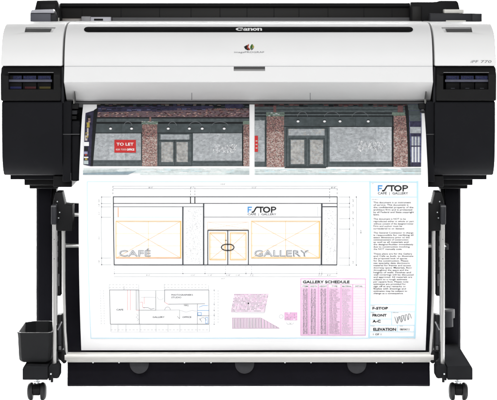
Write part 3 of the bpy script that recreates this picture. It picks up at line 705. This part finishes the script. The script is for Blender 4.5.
# --- second photograph
k = Ink(paper)
x0, x1 = 254.6, 421.0
k.rect(x0, 104.0, x1, 167.0, 'frame2', 0)
k.mosaic(x0, 104.2, 408, 107.2, 5, 1.0, ['dred', 'beam', 'dred', 'frame2', 'br4'], 3, 0.9)
k.rect(x0, 107.2, 408, 113.0, 'frame', 3); k.rect(x0, 109.8, 408, 110.6, 'frame2', 4)
k.rect(x0, 113.0, 408, 114.2, 'beam', 4); k.rect(x0, 114.2, 408, 116.0, 'frame', 4); k.rect(x0, 116.0, 408, 117.2, 'beam', 4)
k.rect(x0, 117.2, 408, 126.8, 'fascia', 4)
for x in (311, 355.5, 384): k.line(x, 117.4, x, 126.4, 0.4, 'frame2', 5)
k.line(284, 127.0, 392, 127.0, 0.7, 'beam', 5)
for x in (298, 324.5, 340.0, 368.2): lamp(k, x, 122.0)
for x, w in ((302.5, 5), (332, 7.5), (360, 8)): arc(k, x, 117, w, 4.4)
boards(k, x0, 120, 265.0, 162.0); k.rect(x0, 117.2, 264.6, 121, 'frame', 6); k.rect(x0, 162, 266, 167, 'frame', 6); k.rect(x0, 136.4, 258.0, 152.4, 'red', 9)
for yy in (141, 144.5, 148): k.rect(x0 + 1, yy, 257.4, yy + 1.2, 'br3', 10)
k.line(265.2, 118, 265.2, 167, 1.0, 'frame2', 7)
k.rect(266.2, 113.2, 284.4, 117.0, 'cap', 7); k.mosaic(266.2, 113.2, 284.4, 117.0, 2.4, 0.9, ['cap', 'frame', 'board2', 'cap'], 8, 0.6); k.rect(273.4, 106.6, 276.2, 113.2, 'br4', 7)
pier(k, 266.6, 117.0, 284.0, 167.4)
k.rect(284.2, 127.4, 329.6, 167.0, 'frame', 5); k.frame(286.4, 128.4, 327.2, 167.0, 1.2, 'frame2', 6)
k.rect(288.4, 129.4, 324.6, 136.0, 'board3', 6); k.mosaic(288.4, 129.4, 324.6, 136, 3, 1.6, ['board3', 'board', 'pane'], 7, 0.5)
k.frame(289.4, 138.8, 306.0, 166.0, 0.7, 'frame2', 7); k.frame(308.6, 138.8, 324.4, 166.0, 0.7, 'frame2', 7)
for a, b in ((290.8, 304.2), (310.2, 323.0)): k.rect(a, 140.4, b, 164.4, 'pane', 7); k.mosaic(a, 140.4, b, 164.4, 1.9, 1.1, ['pane', 'board3', 'pane', 'board'], 8, 0.4)
boards(k, 329.4, 127.4, 391.6, 161.8); k.rect(329, 161.8, 392, 167.0, 'frame', 5); k.line(329, 163.4, 392, 163.4, 0.6, 'frame2', 6)
graffiti(k, 357.0, 140.8, 387.0, 152.4, 80)
k.rect(392.0, 113.2, 405.0, 116.4, 'cap', 7); k.rect(397.6, 106.6, 403, 113, 'br4', 7)
pier(k, 393.6, 116.4, 407.6, 167.2); k.line(392.6, 116, 392.6, 166.6, 1.0, 'beam', 8); k.quad([(404.6, 106.2), (407.6, 106.2), (410.6, 167), (408.6, 167)], 'beam', 9)
k.rect(408.6, 104.4, x1, 166.6, 'lblue', 3)
for (a, b, c, d, m) in ((407, 105, 420, 111, 'frame'), (409, 111.4, 420.4, 116, 'fascia'), (409.6, 116, 420.6, 121.6, 'frame'), (410, 121.6, 420.8, 127.4, 'navy'), (410, 127.4, 420.8, 133.6, 'board'), (410.4, 133.6, 420.9, 136.8, 'navy')): k.rect(a, b, c, d, m, 5)
for a in (411.6, 414.6, 417.6): k.rect(a, 137, a + 1.9, 146, 'board2', 6); k.rect(a, 147.2, a + 1.9, 162.6, 'vlg', 6)
k.rect(410.6, 146.0, x1, 147.2, 'navy', 7); k.rect(411, 163, x1, 166.6, 'navy', 7)
pavement(k, x0, x1, 167.0, 173.4)
k.rect(284.6, 167.2, 326, 168.4, 'frame2', 3); k.rect(x0, 173.4, x1, 174.8, 'pave2', 1); k.quad([(400, 168.6), (x1, 168.2), (x1, 172), (404, 171.6)], 'pave2', 4)
k.build('photo_print', Q, smooth=False, label='printed photo of a shop front with white graffiti on its window')

# --- logo shared by drawing and title block
def fstop(k, x0, x1, y0, y1, sub):
    w = x1 - x0; h = y1 - y0; u = w / 32.0; s = 1.25 * u
    k.rect(x0, y0, x0 + s, y1, 'blue', 3); k.rect(x0 + s, y0, x0 + 4.8 * u, y0 + s, 'blue', 3); k.rect(x0 + s, y0 + h * 0.44, x0 + 4.2 * u, y0 + h * 0.44 + s * 0.9, 'blue', 3)
    k.path([(x0 + 4.4*u, y1 - s*0.5), (x0 + 6.6*u, y1 - s*0.5), (x0 + 9.6*u, y0 + s*0.5), (x0 + 12.0*u, y0 + s*0.5)], s * 1.15, 'k', 3)
    k.rect(x0 + 11.2*u, y0, x0 + 17.4*u, y0 + s, 'k', 4); k.rect(x0 + 13.7*u, y0 + s, x0 + 15.1*u, y1, 'k', 4)
    k.ring(x0 + 20.8*u, (y0 + y1) / 2, 3.2*u, h/2 - s*0.5, s*1.3, 'k', lay=4, n=28, wy=s)
    k.rect(x0 + 25.6*u, y0, x0 + 27.0*u, y1, 'k', 4); k.ring(x0 + 28.2*u, y0 + h*0.3, 2.6*u, h*0.3 - s*0.4, s*1.1, 'k', -90, 90, lay=4, n=14, wy=s*0.9)
    k.rect(x0 + 26.8*u, y0, x0 + 28.4*u, y0 + s*0.9, 'k', 5); k.rect(x0 + 26.8*u, y0 + h*0.6 - s*0.85, x0 + 28.4*u, y0 + h*0.6 + s*0.05, 'k', 5)
    if sub: k.text('CAFÉ  |  GALLERY', x0, sub[1], sub[1] - sub[0], 'dk', x1=x1 - 0.5, bold=0.012)

# --- sheet border
k = Ink(paper)
k.line(87.2, 181.6, 369.4, 181.6, 0.6, 'cyan2'); k.line(87.3, 181.6, 91.0, 338.2, 0.6, 'cyan'); k.line(90.8, 338.0, 368.0, 338.0, 0.7, 'cyan')
k.build('sheet_border', Q, smooth=False)

# --- elevation drawing
k = Ink(paper)
k.line(113.3, 196.8, 337.4, 196.8, 0.75, 'dk'); k.line(113.3, 203.4, 337.4, 203.4, 0.65, 'dk'); k.line(113.3, 206.7, 204, 206.7, 0.6, 'g'); k.line(321.5, 206.7, 337.4, 206.7, 0.9, 'dk')
k.line(113.4, 196.4, 114.2, 265.0, 0.9, 'dk', 3); k.line(337.2, 196.4, 336.8, 265.0, 0.7, 'dk', 3); k.line(113.8, 264.7, 337.0, 264.7, 0.9, 'dk', 3)
k.line(182.9, 206.7, 182.9, 264.7, 1.3, 'dk', 3); k.line(203.7, 203.4, 203.7, 264.7, 1.3, 'dk', 3); k.line(321.8, 203.4, 321.4, 264.7, 1.5, 'dk', 3)
for a, b in ((185.4, 201.6), (324.6, 335.6)):
    for q in range(620 if a < 200 else 420):
        x = random.uniform(a, b); y = random.uniform(208.2, 263.0); t = random.uniform(0, 3.14)
        k.line(x, y, x + 0.75 * math.cos(t), y + 0.75 * math.sin(t), 0.22, random.choice(['lg', 'vlg', 'lg', 'g']), 1)
for x in (190.5, 194.9): k.line(x, 196.8, x, 203.4, 0.95, 'k', 4); k.dash(x, 187.4, x, 196.6, 0.5, 'g', 1.2)
k.dash(190.5, 187.2, 194.9, 187.2, 0.4, 'g', 1)
k.line(204, 217.0, 321.5, 217.0, 0.5, 'g'); k.line(114, 217.2, 182.5, 217.2, 0.35, 'cyan2'); k.line(317.6, 206.5, 317.6, 216, 0.9, 'vlg')
k.line(118.2, 207.4, 118.2, 217.2, 0.9, 'sal')
fstop(k, 247.6, 276.8, 206.6, 212.6, (213.3, 215.2))
def window(x0, x1, y0, y1):
    k.frame(x0, y0, x1, y1, 0.55, 'or', 2); k.frame(x0 + 0.9, y0 + 0.9, x1 - 0.9, y1 - 0.9, 0.3, 'or2', 1)
    xm, ym = (x0 + x1) / 2, (y0 + y1) / 2
    k.line(xm, y0, xm, y1, 0.35, 'or', 1)
    for yy in (y0 + (y1 - y0) * 0.335, y0 + (y1 - y0) * 0.665): k.line(x0, yy, x1, yy, 0.3, 'or2', 1)
    k.line(x0, y0, x1, y1, 0.35, 'or', 2); k.line(x0, y1, x1, y0, 0.35, 'or', 2)
window(116.0, 181.0, 221.0, 258.0); k.line(180.4, 221, 180.4, 258, 0.7, 'or', 2); k.line(115.6, 257.8, 181, 257.8, 0.8, 'sal', 3)
window(251.4, 319.8, 221.0, 258.0); k.line(319.2, 221, 319.2, 258, 0.7, 'or', 2); k.line(251.4, 257.8, 320, 257.8, 0.7, 'or', 3)
def outlined(s, x0, x1, y, h):
    k.text(s, x0, y, h, 'g', x1=x1, bold=0.016, lay=4); 
    k.text(s, x0 + 0.25, y - 0.2, h * 0.94, 'vlg', x1=x1 - 0.25, bold=-0.018, lay=6)
outlined('CAFÉ', 118.8, 150.8, 256.0, 5.8); outlined('GALLERY', 254.0, 309.0, 256.0, 5.8)
k.frame(207.4, 222.0, 248.4, 229.2, 0.4, 'sal2', 1); k.line(207.4, 222, 248.4, 229.2, 0.3, 'sal2', 1); k.line(207.4, 229.2, 248.4, 222, 0.3, 'sal2', 1)
k.line(207.6, 230.2, 248.8, 230.2, 0.9, 'dk', 3)
for x in (207.8, 248.4): k.line(x, 230.2, x, 264.4, 0.9, 'dk', 3)
k.line(227.7, 230.2, 227.7, 264.4, 0.9, 'dk', 3); k.line(228.9, 231, 228.9, 264.4, 0.35, 'lg', 2)
for (a, b) in ((209.8, 225.6), (230.4, 246.0)):
    k.frame(a, 232.8, b, 259.6, 0.8, 'or', 2); k.frame(a + 1.3, 234.0, b - 1.3, 258.4, 0.3, 'or2', 1)
    for yy in (240, 247, 253.4): k.line(a, yy, b, yy, 0.25, 'or2', 1)
k.line(209.8, 232.8, 225.6, 247, 0.35, 'or', 2); k.line(209.8, 259.6, 225.6, 247, 0.35, 'or', 2); k.line(246, 232.8, 230.4, 247, 0.35, 'or', 2); k.line(246, 259.6, 230.4, 247, 0.35, 'or', 2)
k.ring(227.0, 247.1, 5.6, 3.1, 0.9, 'k', 70, 290, lay=5); k.ring(229.0, 247.1, 5.0, 3.1, 0.9, 'k', -110, 110, lay=5); k.disc(226, 240.2, 0.5, 0.6, 'k', 5)
# dimensions
k.line(112.6, 186.3, 337.6, 186.3, 0.3, 'lg'); k.line(112.8, 188.6, 337.6, 188.6, 0.45, 'lg')
k.dash(112.9, 186, 112.9, 195.6, 0.55, 'g'); k.dash(329.6, 188.4, 329.6, 203, 0.5, 'g'); k.dash(337.2, 188.4, 337.2, 196, 0.5, 'g')
for s, x, y in (('38\'-10"', 148.4, 188.2), ('110\'-0"', 220.6, 184.9), ('51\'-2"', 251.8, 188.2), ('8\'-4"', 331.2, 188.2)): k.text(s, x, y, 1.25, 'dk', x1=x + 4.6)
k.line(101.5, 197, 101.7, 264.7, 0.5, 'lg')
for y in (197, 203.5, 206.8, 217.2, 258.0, 264.6): k.line(101, y, 111.2, y, 0.4, 'lg'); k.disc(101.6, y, 0.55, 0.55, 'dk')
for s, y in (('4\'-0"', 202.2), ('1\'-8"', 206.6), ('6\'-2"', 214.6), ('24\'-4"', 239.4), ('3\'-8"', 263)): k.text(s, 99.6, y, 1.2, 'dk', x1=102.6, rot=True)
k.line(349.6, 197, 349.2, 265, 0.5, 'lg'); k.line(356.4, 197, 356.2, 265, 0.45, 'lg')
for y in (197, 203.4, 207, 218.5, 229.0, 258.0, 265): k.line(338.8, y, 350, y, 0.35, 'lg'); k.disc(349.5, y, 0.5, 0.5, 'dk')
for y in (197, 265): k.disc(356.3, y, 0.55, 0.55, 'dk')
for s, y in (('4\'-0"', 202.0), ('2\'-2"', 207), ('5\'-8"', 214), ('5\'-8"', 220.4), ('6\'-0"', 226), ('17\'-4"', 245), ('3\'-8"', 263.6)): k.text(s, 353.8, y, 1.3, 'dk', x1=356.6, rot=True)
k.text('40\'-0"', 361.6, 233.4, 1.6, 'dk', x1=365.2, rot=True)
k.line(114, 273.4, 337, 273.4, 0.35, 'lg'); k.line(114, 276.5, 337, 276.5, 0.35, 'lg')
for x in (114.4, 182.9, 205, 225.4, 246, 251.6, 319.4, 321.8, 336.8): k.dash(x, 266, x, 273.6, 0.4, 'lg', 1.0); k.disc(x, 273.4, 0.5, 0.5, 'dk')
for s, x, y in (('38\'-10"', 146, 275.6), ('12\'-0"', 191, 275.6), ('11\'-8"', 208, 275.6), ('6\'-8"', 226.4, 275.6), ('11\'-8"', 236, 275.6), ('24\'-0"', 221, 279.0), ('2\'-2"', 250, 275.6), ('2\'-2"', 318.4, 275.6), ('8\'-4"', 327, 275.6)): k.text(s, x, y, 1.2, 'dk', x1=x + 4.0)
k.build('elevation_drawing', Q, smooth=False)

# --- floor plan
k = Ink(paper)
k.line(109.4, 289.8, 139.0, 289.8, 0.5, 'g'); k.line(109.6, 289.8, 110.4, 324, 0.55, 'g'); k.line(138.8, 289.8, 139.4, 324, 0.55, 'g'); k.line(110.4, 324, 209.0, 324, 0.55, 'g')
k.line(164.4, 289.8, 208.8, 289.8, 0.5, 'g'); k.line(208.8, 289.8, 209.0, 324, 0.5, 'g'); k.line(164.6, 289.8, 164.6, 302, 0.5, 'g')
k.line(164.6, 302, 168.4, 304.2, 0.4, 'redl'); k.line(168.4, 304.0, 205, 303.6, 0.45, 'g'); k.line(139.2, 310, 156, 310, 0.4, 'g'); k.line(156, 310, 179.6, 309.8, 0.4, 'lg'); k.line(155.8, 290.4, 155.8, 310, 0.45, 'g')
k.line(139.2, 290.4, 164.4, 290.4, 0.3, 'lg'); k.line(141.0, 297.0, 155.6, 297.0, 0.35, 'lg'); k.line(144.2, 297, 144.2, 304, 0.35, 'redl'); k.path([(140, 302), (142.6, 302), (142.6, 307), (144.5, 308)], 0.4, 'redl'); k.path([(143, 307.4), (148, 307.4), (151, 309), (154.6, 308)], 0.4, 'g')
for x in (127.6, 130.4): k.line(x, 290, x, 310, 0.4, 'redl')
k.line(136.2, 290, 136.2, 310, 0.4, 'g'); k.line(137.4, 290, 137.4, 310, 0.35, 'lg'); k.line(136.2, 310, 139, 310, 0.35, 'redl')
k.ring(160.5, 296.5, 3.2, 3.0, 0.3, 'lg', 180, 330); k.ring(167.6, 309.8, 2.8, 3.0, 0.35, 'g', 0, 180); k.path([(179.6, 309.6), (179.6, 318.6), (177.2, 316)], 0.35, 'g'); k.path([(180, 310), (186, 312), (192, 310.2), (196.8, 311)], 0.35, 'lg')
k.line(197.4, 304, 197.4, 324, 0.4, 'g'); k.line(197.4, 310.2, 208.8, 310.2, 0.4, 'blue'); k.line(197.4, 315.6, 208.8, 315.6, 0.4, 'g'); k.frame(197.8, 312.4, 201.4, 315, 0.4, 'blue'); k.frame(205.6, 317.2, 207.8, 323.2, 0.35, 'blue'); k.path([(199, 307), (203, 305.4), (208, 305.4)], 0.4, 'blue'); k.ring(203, 320.5, 3.2, 3.0, 0.35, 'g', 0, 170); k.path([(199.4, 318), (202, 322)], 0.35, 'g')
k.path([(136.2, 313.6), (138.2, 315), (136, 317), (138.6, 319), (137, 321)], 0.35, 'lg')
for s, x, y, w in (('CAFE', 116.4, 310.2, 7), ('GALLERY', 152.6, 317.6, 12), ('OFFICE', 182.4, 317.6, 9), ('PHOTOGRAPHER\'S', 171.4, 295.4, 21.6), ('STUDIO', 171.4, 298.0, 10), ('HALL', 184, 305.8, 5)): k.text(s, x, y, 1.5, 'dk', x1=x + w, bold=0.015)
for y in (284.6, 287.4): k.dash(109, y, 139, y, 0.35, 'lg', 1.6); k.dash(164, y, 208, y, 0.35, 'lg', 1.6)
k.line(109.2, 284.4, 109.2, 289.4, 0.35, 'lg'); k.line(138.8, 284, 138.8, 289.4, 0.35, 'lg'); k.line(164.4, 283.6, 164.4, 289.4, 0.35, 'lg'); k.line(208.6, 285, 208.6, 289.4, 0.35, 'lg'); k.line(124, 286, 124, 289.6, 0.35, 'g')
for x in (111, 118, 126, 140, 156, 168, 180, 197.4, 209.4): k.line(x, 324.6, x, 331.4, 0.35, 'lg')
k.dash(110.6, 329.6, 209.6, 329.6, 0.35, 'lg', 1.8); k.line(111, 331.8, 209.8, 331.8, 0.3, 'vlg')
for x in (100.4, 103.6): k.dash(x, 290, x + 0.9, 325, 0.35, 'lg', 1.2)
for x in (214.2, 218.0): k.dash(x, 290, x, 324, 0.4, 'lg', 1.4)
for y in (290, 304, 310, 315, 324): k.line(209.4, y, 215, y, 0.3, 'vlg'); k.disc(214.2, y, 0.5, 0.5, 'g')
k.build('floor_plan', Q, smooth=False)

# --- pink ceiling plans
k = Ink(paper)
for j in range(13):
    y = 294.2 + j * 1.35
    xa = 234.2 - 3.0 * j / 12; xb = 268.8 - 3.6 * j / 12; n = 24
    for i in range(n):
        a = xa + (xb - xa) * i / n
        k.rect(a, y, a + (xb - xa) / n * 0.72, y + 0.85, random.choice(['pkd', 'pk', 'pkd', 'pk2']), 1)
        if random.random() < 0.3: k.rect(a + 0.3, y + 0.2, a + 0.8, y + 0.6, 'dk', 2)
k.disc(248.4, 303.0, 0.7, 0.8, 'k', 4); k.line(234, 294, 268.8, 294, 0.25, 'pkd'); k.line(231, 312, 265, 312, 0.25, 'pkd')
k.path([(234, 311), (238.2, 313.4), (264, 313), (268, 305)], 0.3, 'vlg')
for i in range(31):
    x = 232.4 + i * 1.5; t = 318.0 if x < 261 else 318 + (x - 261) / 18.2 * 10
    k.rect(x, t, x + 0.8, 328, random.choice(['pkd', 'pk', 'pkd']), 1)
    if i % 2: k.rect(x + 0.3, t + 0.4, x + 0.6, 327.6, 'g', 2)
k.path([(232, 317.8), (261, 317.8), (279.4, 328.2), (232, 328.2)], 0.35, 'pkd')
k.rect(284.4, 312.2, 297.4, 320.2, 'pk2', 1); k.mosaic(284.6, 312.4, 297.2, 320.0, 1.8, 1.5, ['pk', 'pkd', 'pk'], 2, 0.95)
k.ring(281.2, 316.4, 2.0, 1.8, 0.3, 'lg'); k.ring(288.8, 322.4, 2.2, 1.8, 0.3, 'lg', 180, 360); k.ring(291.6, 322.4, 2.0, 1.8, 0.3, 'lg', 180, 360)
k.build('ceiling_plan', Q, smooth=False)

# --- schedule table
k = Ink(paper)
k.quad([(300.6, 284.0), (365.6, 284.0), (364.6, 335), (300.4, 335)], 'wh', 0)
k.frame(300.8, 278.6, 365.4, 335.0, 0.7, 'pk', 2)
cols_ = [300.8, 308.9, 318.4, 327.9, 341.0, 352.7, 365.4]
for x in cols_[1:-1]: k.line(x, 284.2, x - 0.4, 335, 0.9, 'pk', 3)
k.line(300.8, 284.2, 365.4, 284.2, 0.4, 'pk', 2); k.line(300.8, 287.6, 365.4, 287.6, 0.4, 'pk', 2)
for a, b in ((301.2, 308.4), (309.4, 318.0), (318.9, 327.4)): k.quad([(a, 287.8), (b, 287.8), (b - 0.3, 334.8), (a - 0.3, 334.8)], 'pk2', 1)
k.quad([(328.2, 287.8), (340.6, 287.8), (340.4, 334.8), (328.0, 334.8)], 'pk2', 1); k.quad([(341.2, 287.8), (352.4, 287.8), (352.2, 334.8), (341, 334.8)], 'pk2', 1)
for x in (302.2, 310.0, 316.6, 319.6): k.line(x, 287.6, x, 334.8, 0.5, 'pk2', 1)
y = 289.6; r = 0
words_ = ['OAK', 'MAPLE', 'FIR', 'STEEL', 'GLASS', 'TILE', 'PAINT', 'WHITE']
while y < 334.6:
    k.line(300.8, y + 0.45, 365.2, y + 0.45, 0.3, 'pk', 2)
    for (a, b) in ((303.0, 307.6), (310.8, 315.8), (320.6, 326.2)): k.text(random.choice(['1042', '2-6', '8-0', 'A-12', 'B-07', '3-0']), a, y, 1.1, 'g', x1=b, bold=0.016, lay=4)
    k.text(random.choice(words_) + ' ' + random.choice(words_), 329.4, y, 1.0, 'g', x1=random.uniform(336, 340), lay=4)
    k.text(random.choice(words_), 342.2, y, 1.0, 'lg', x1=random.uniform(347, 351.4), lay=4)
    y += 1.62; r += 1
k.text('GALLERY SCHEDULE', 302.8, 283.0, 2.5, 'k', x1=349.6, bold=0.03)
for s, a, b in (('ITEM', 302.6, 307.8), ('WIDTH', 310.2, 317), ('HEIGHT', 319.6, 327), ('TYPE', 331.6, 337.4), ('MATERIAL', 342.2, 351.6), ('DETAIL', 355.2, 362.8)): k.text(s, a, 286.8, 1.3, 'dk', x1=b, bold=0.01)
k.build('schedule_table', Q, smooth=False)

# --- title block
k = Ink(paper)
def band(pts, w, m='cyan'): k.path(pts, w, m, 2)
band([(370.0, 181.0), (369.0, 338.2)], 1.6); band([(417.4, 181.0), (414.6, 338.2)], 1.7); band([(369.4, 182.0), (418.0, 182.0)], 1.2); band([(368.6, 336.9), (415.4, 336.9)], 1.3)
k.line(370.6, 197.0, 416.8, 197.0, 0.6, 'cyan'); k.text('PROJECT', 372.0, 199.9, 0.9, 'g', x1=378.4); k.text('NO', 371.8, 184.0, 0.8, 'g', x1=373.6)
fstop(k, 377.8, 408.6, 185.2, 191.3, (192.2, 194.4))
paras = [(203.2, 2.42, ['This document is an instrument', 'of service. This document is', 'the confidential property of the', 'architect firm and is protected', 'by all Federal and State copyright', 'laws.']),
 (219.6, 2.42, ['This document is NOT to be', 'reproduced either in whole or part', 'without consent of the designer/owner.', 'Firm and author must be', 'surrendered to on demand.']),
 (233.4, 2.33, ['The General Contractor in charge', 'is responsible for verifying all', 'exact dimensions prior to the', 'commencement of construction', 'as well as all materials and', 'the designer/builder immediately', 'due to construction involving', 'the NOT manually scale.']),
 (254.4, 2.325, ['These plans are for the Gallery', 'and Cafe as built, to illustrate', 'the proposed look of spaces', 'for the construction. Please', 'see specialty data disclosure', 'material for frames and access', 'doorway space. Materials, floor', 'throughout the space and the', 'heights of walls. Finishes and', 'wall coverings will be discussed', 'and approved. All materials are', 'subject to a rough estimate', 'per square foot. Please note', 'estimates are provided for', 'sign off at any remarks or', 'finalize with drawings and', 'estimates may be subject to', 'change as a consequence.'])]
for y, dy, ls_ in paras:
    for i, s in enumerate(ls_):
        k.text(s, 373.4, y + i * dy, 1.5, 'k', x1=min(373.4 + 40.6, 373.4 + len(s) * 1.25), bold=0.016)
for y in (304.4, 311.6, 325.0, 331.6): k.line(369.2, y, 414.6, y, 0.5, 'cyan')
k.line(369.2, 318.8, 391.6, 318.8, 0.5, 'cyan'); k.line(391.6, 311.6, 391.6, 325, 0.6, 'cyan'); k.line(397.6, 325, 397.6, 331.6, 0.6, 'cyan')
k.text('F-STOP', 372.4, 309.2, 2.3, 'k', x1=388.0, bold=0.04); k.text('FRONT', 372.4, 316.2, 2.3, 'k', x1=386.6, bold=0.04); k.text('A-C', 372.4, 322.2, 2.4, 'k', x1=380.6, bold=0.04)
k.text('ELEVATION', 373.2, 330.4, 2.6, 'k', x1=396.0, bold=0.035); k.text('08/04/11', 399.8, 330.0, 1.8, 'k', x1=409.4, bold=0.015); k.text('1 OF 1', 373.0, 334.8, 1.5, 'k', x1=381.2, bold=0.02)
for s, x, y in (('CLIENT', 370.6, 305.9), ('SHEET', 370.6, 312.9), ('APPROVED', 392.6, 312.8), ('TITLE', 370.6, 326.2), ('DATE', 399.8, 326.2)): k.text(s, x, y, 0.8, 'g', x1=x + len(s) * 0.75)
sg = [(394.6, 316.4), (396.6, 322.4), (397.6, 323.0), (398.0, 317.0), (399.2, 316.2), (401.0, 321.8), (402.0, 321.4), (401.6, 315.4), (403.2, 315.0), (404.8, 320.6), (405.6, 319.8), (405.0, 314.6), (406.6, 314.2), (408.0, 319.6), (408.8, 318.0), (408.4, 313.6), (410.0, 313.8), (411.4, 318.2)]
k.path(sg, 0.45, 'dk', 3); k.path([(396.6, 316), (398, 321), (400, 316), (402.4, 320.6), (404, 315)], 0.35, 'g', 3)
k.build('title_block', Q, smooth=False)

# ================================================================== STUDIO
bd = MB(); prof = [(-0.6, FLOOR), (2.6, FLOOR)] + [(2.6 + 1.2 * math.sin(R(a)), FLOOR + 1.2 - 1.2 * math.cos(R(a))) for a in range(6, 91, 6)] + [(3.8, 5.5)]
vs = []; fs = []
for y, z in prof: vs += [(-7, y, z), (7, y, z)]
for i in range(len(prof) - 1): fs.append((2*i, 2*i + 1, 2*i + 3, 2*i + 2))
bd.add(vs, fs, 'sweep'); bo = bd.build('backdrop', None, ang=40); bo['kind'] = 'structure'; bo['label'] = 'seamless white studio backdrop'

def area(name, loc, target, sx, sy, power, col=(1, 1, 1), spread=180):
    l = bpy.data.lights.new(name, 'AREA'); l.shape = 'RECTANGLE'; l.size = sx; l.size_y = sy; l.energy = power; l.color = col; l.spread = R(spread)
    o = bpy.data.objects.new(name, l); COL.objects.link(o); o.location = loc
    o.rotation_euler = (Vector(target) - Vector(loc)).to_track_quat('-Z', 'Y').to_euler()
    return o
area('key_softbox', (0, -4.2, 2.1), (0, 0.0, 0.5), 2.6, 1.2, 120)
area('rear_floor_fill', (0, 2.4, 1.28), (0, 0.5, 0.0), 4.0, 0.3, 170, spread=75)  # unseen fill added behind the printer to wash the floor white
area('front_floor_fill', (0, -1.6, 2.2), (0, -0.1, 0.0), 1.8, 0.3, 3.6, spread=26)  # added fill that lifts the shaded floor below the flap
area('backdrop_fill', (0, 1.9, 2.9), (0, 3.7, 0.5), 4.5, 0.6, 250, spread=100)  # unseen fill added to bring the backdrop to full white

w = bpy.data.worlds.new('World'); sc.world = w; w.use_nodes = True
w.node_tree.nodes['Background'].inputs['Color'].default_value = (1, 1, 1, 1)
w.node_tree.nodes['Background'].inputs['Strength'].default_value = 0.5

cam = bpy.data.cameras.new('camera'); co = bpy.data.objects.new('camera', cam); COL.objects.link(co)
co.location = (0, -D, HC); co.rotation_euler = (R(90), 0, 0)
cam.sensor_fit = 'HORIZONTAL'; cam.sensor_width = 36; cam.lens = 36 * D / (497 * S)
cam.shift_y = -(200 - YH) / 497; cam.clip_end = 100; cam.clip_start = 0.1
sc.camera = co
sc.view_settings.view_transform = 'Standard'; sc.view_settings.look = 'None'; sc.view_settings.exposure = 0; sc.view_settings.gamma = 1
sc.render.engine = 'CYCLES'; sc.cycles.max_bounces = 8; sc.cycles.use_denoising = True
sc.render.film_transparent = False
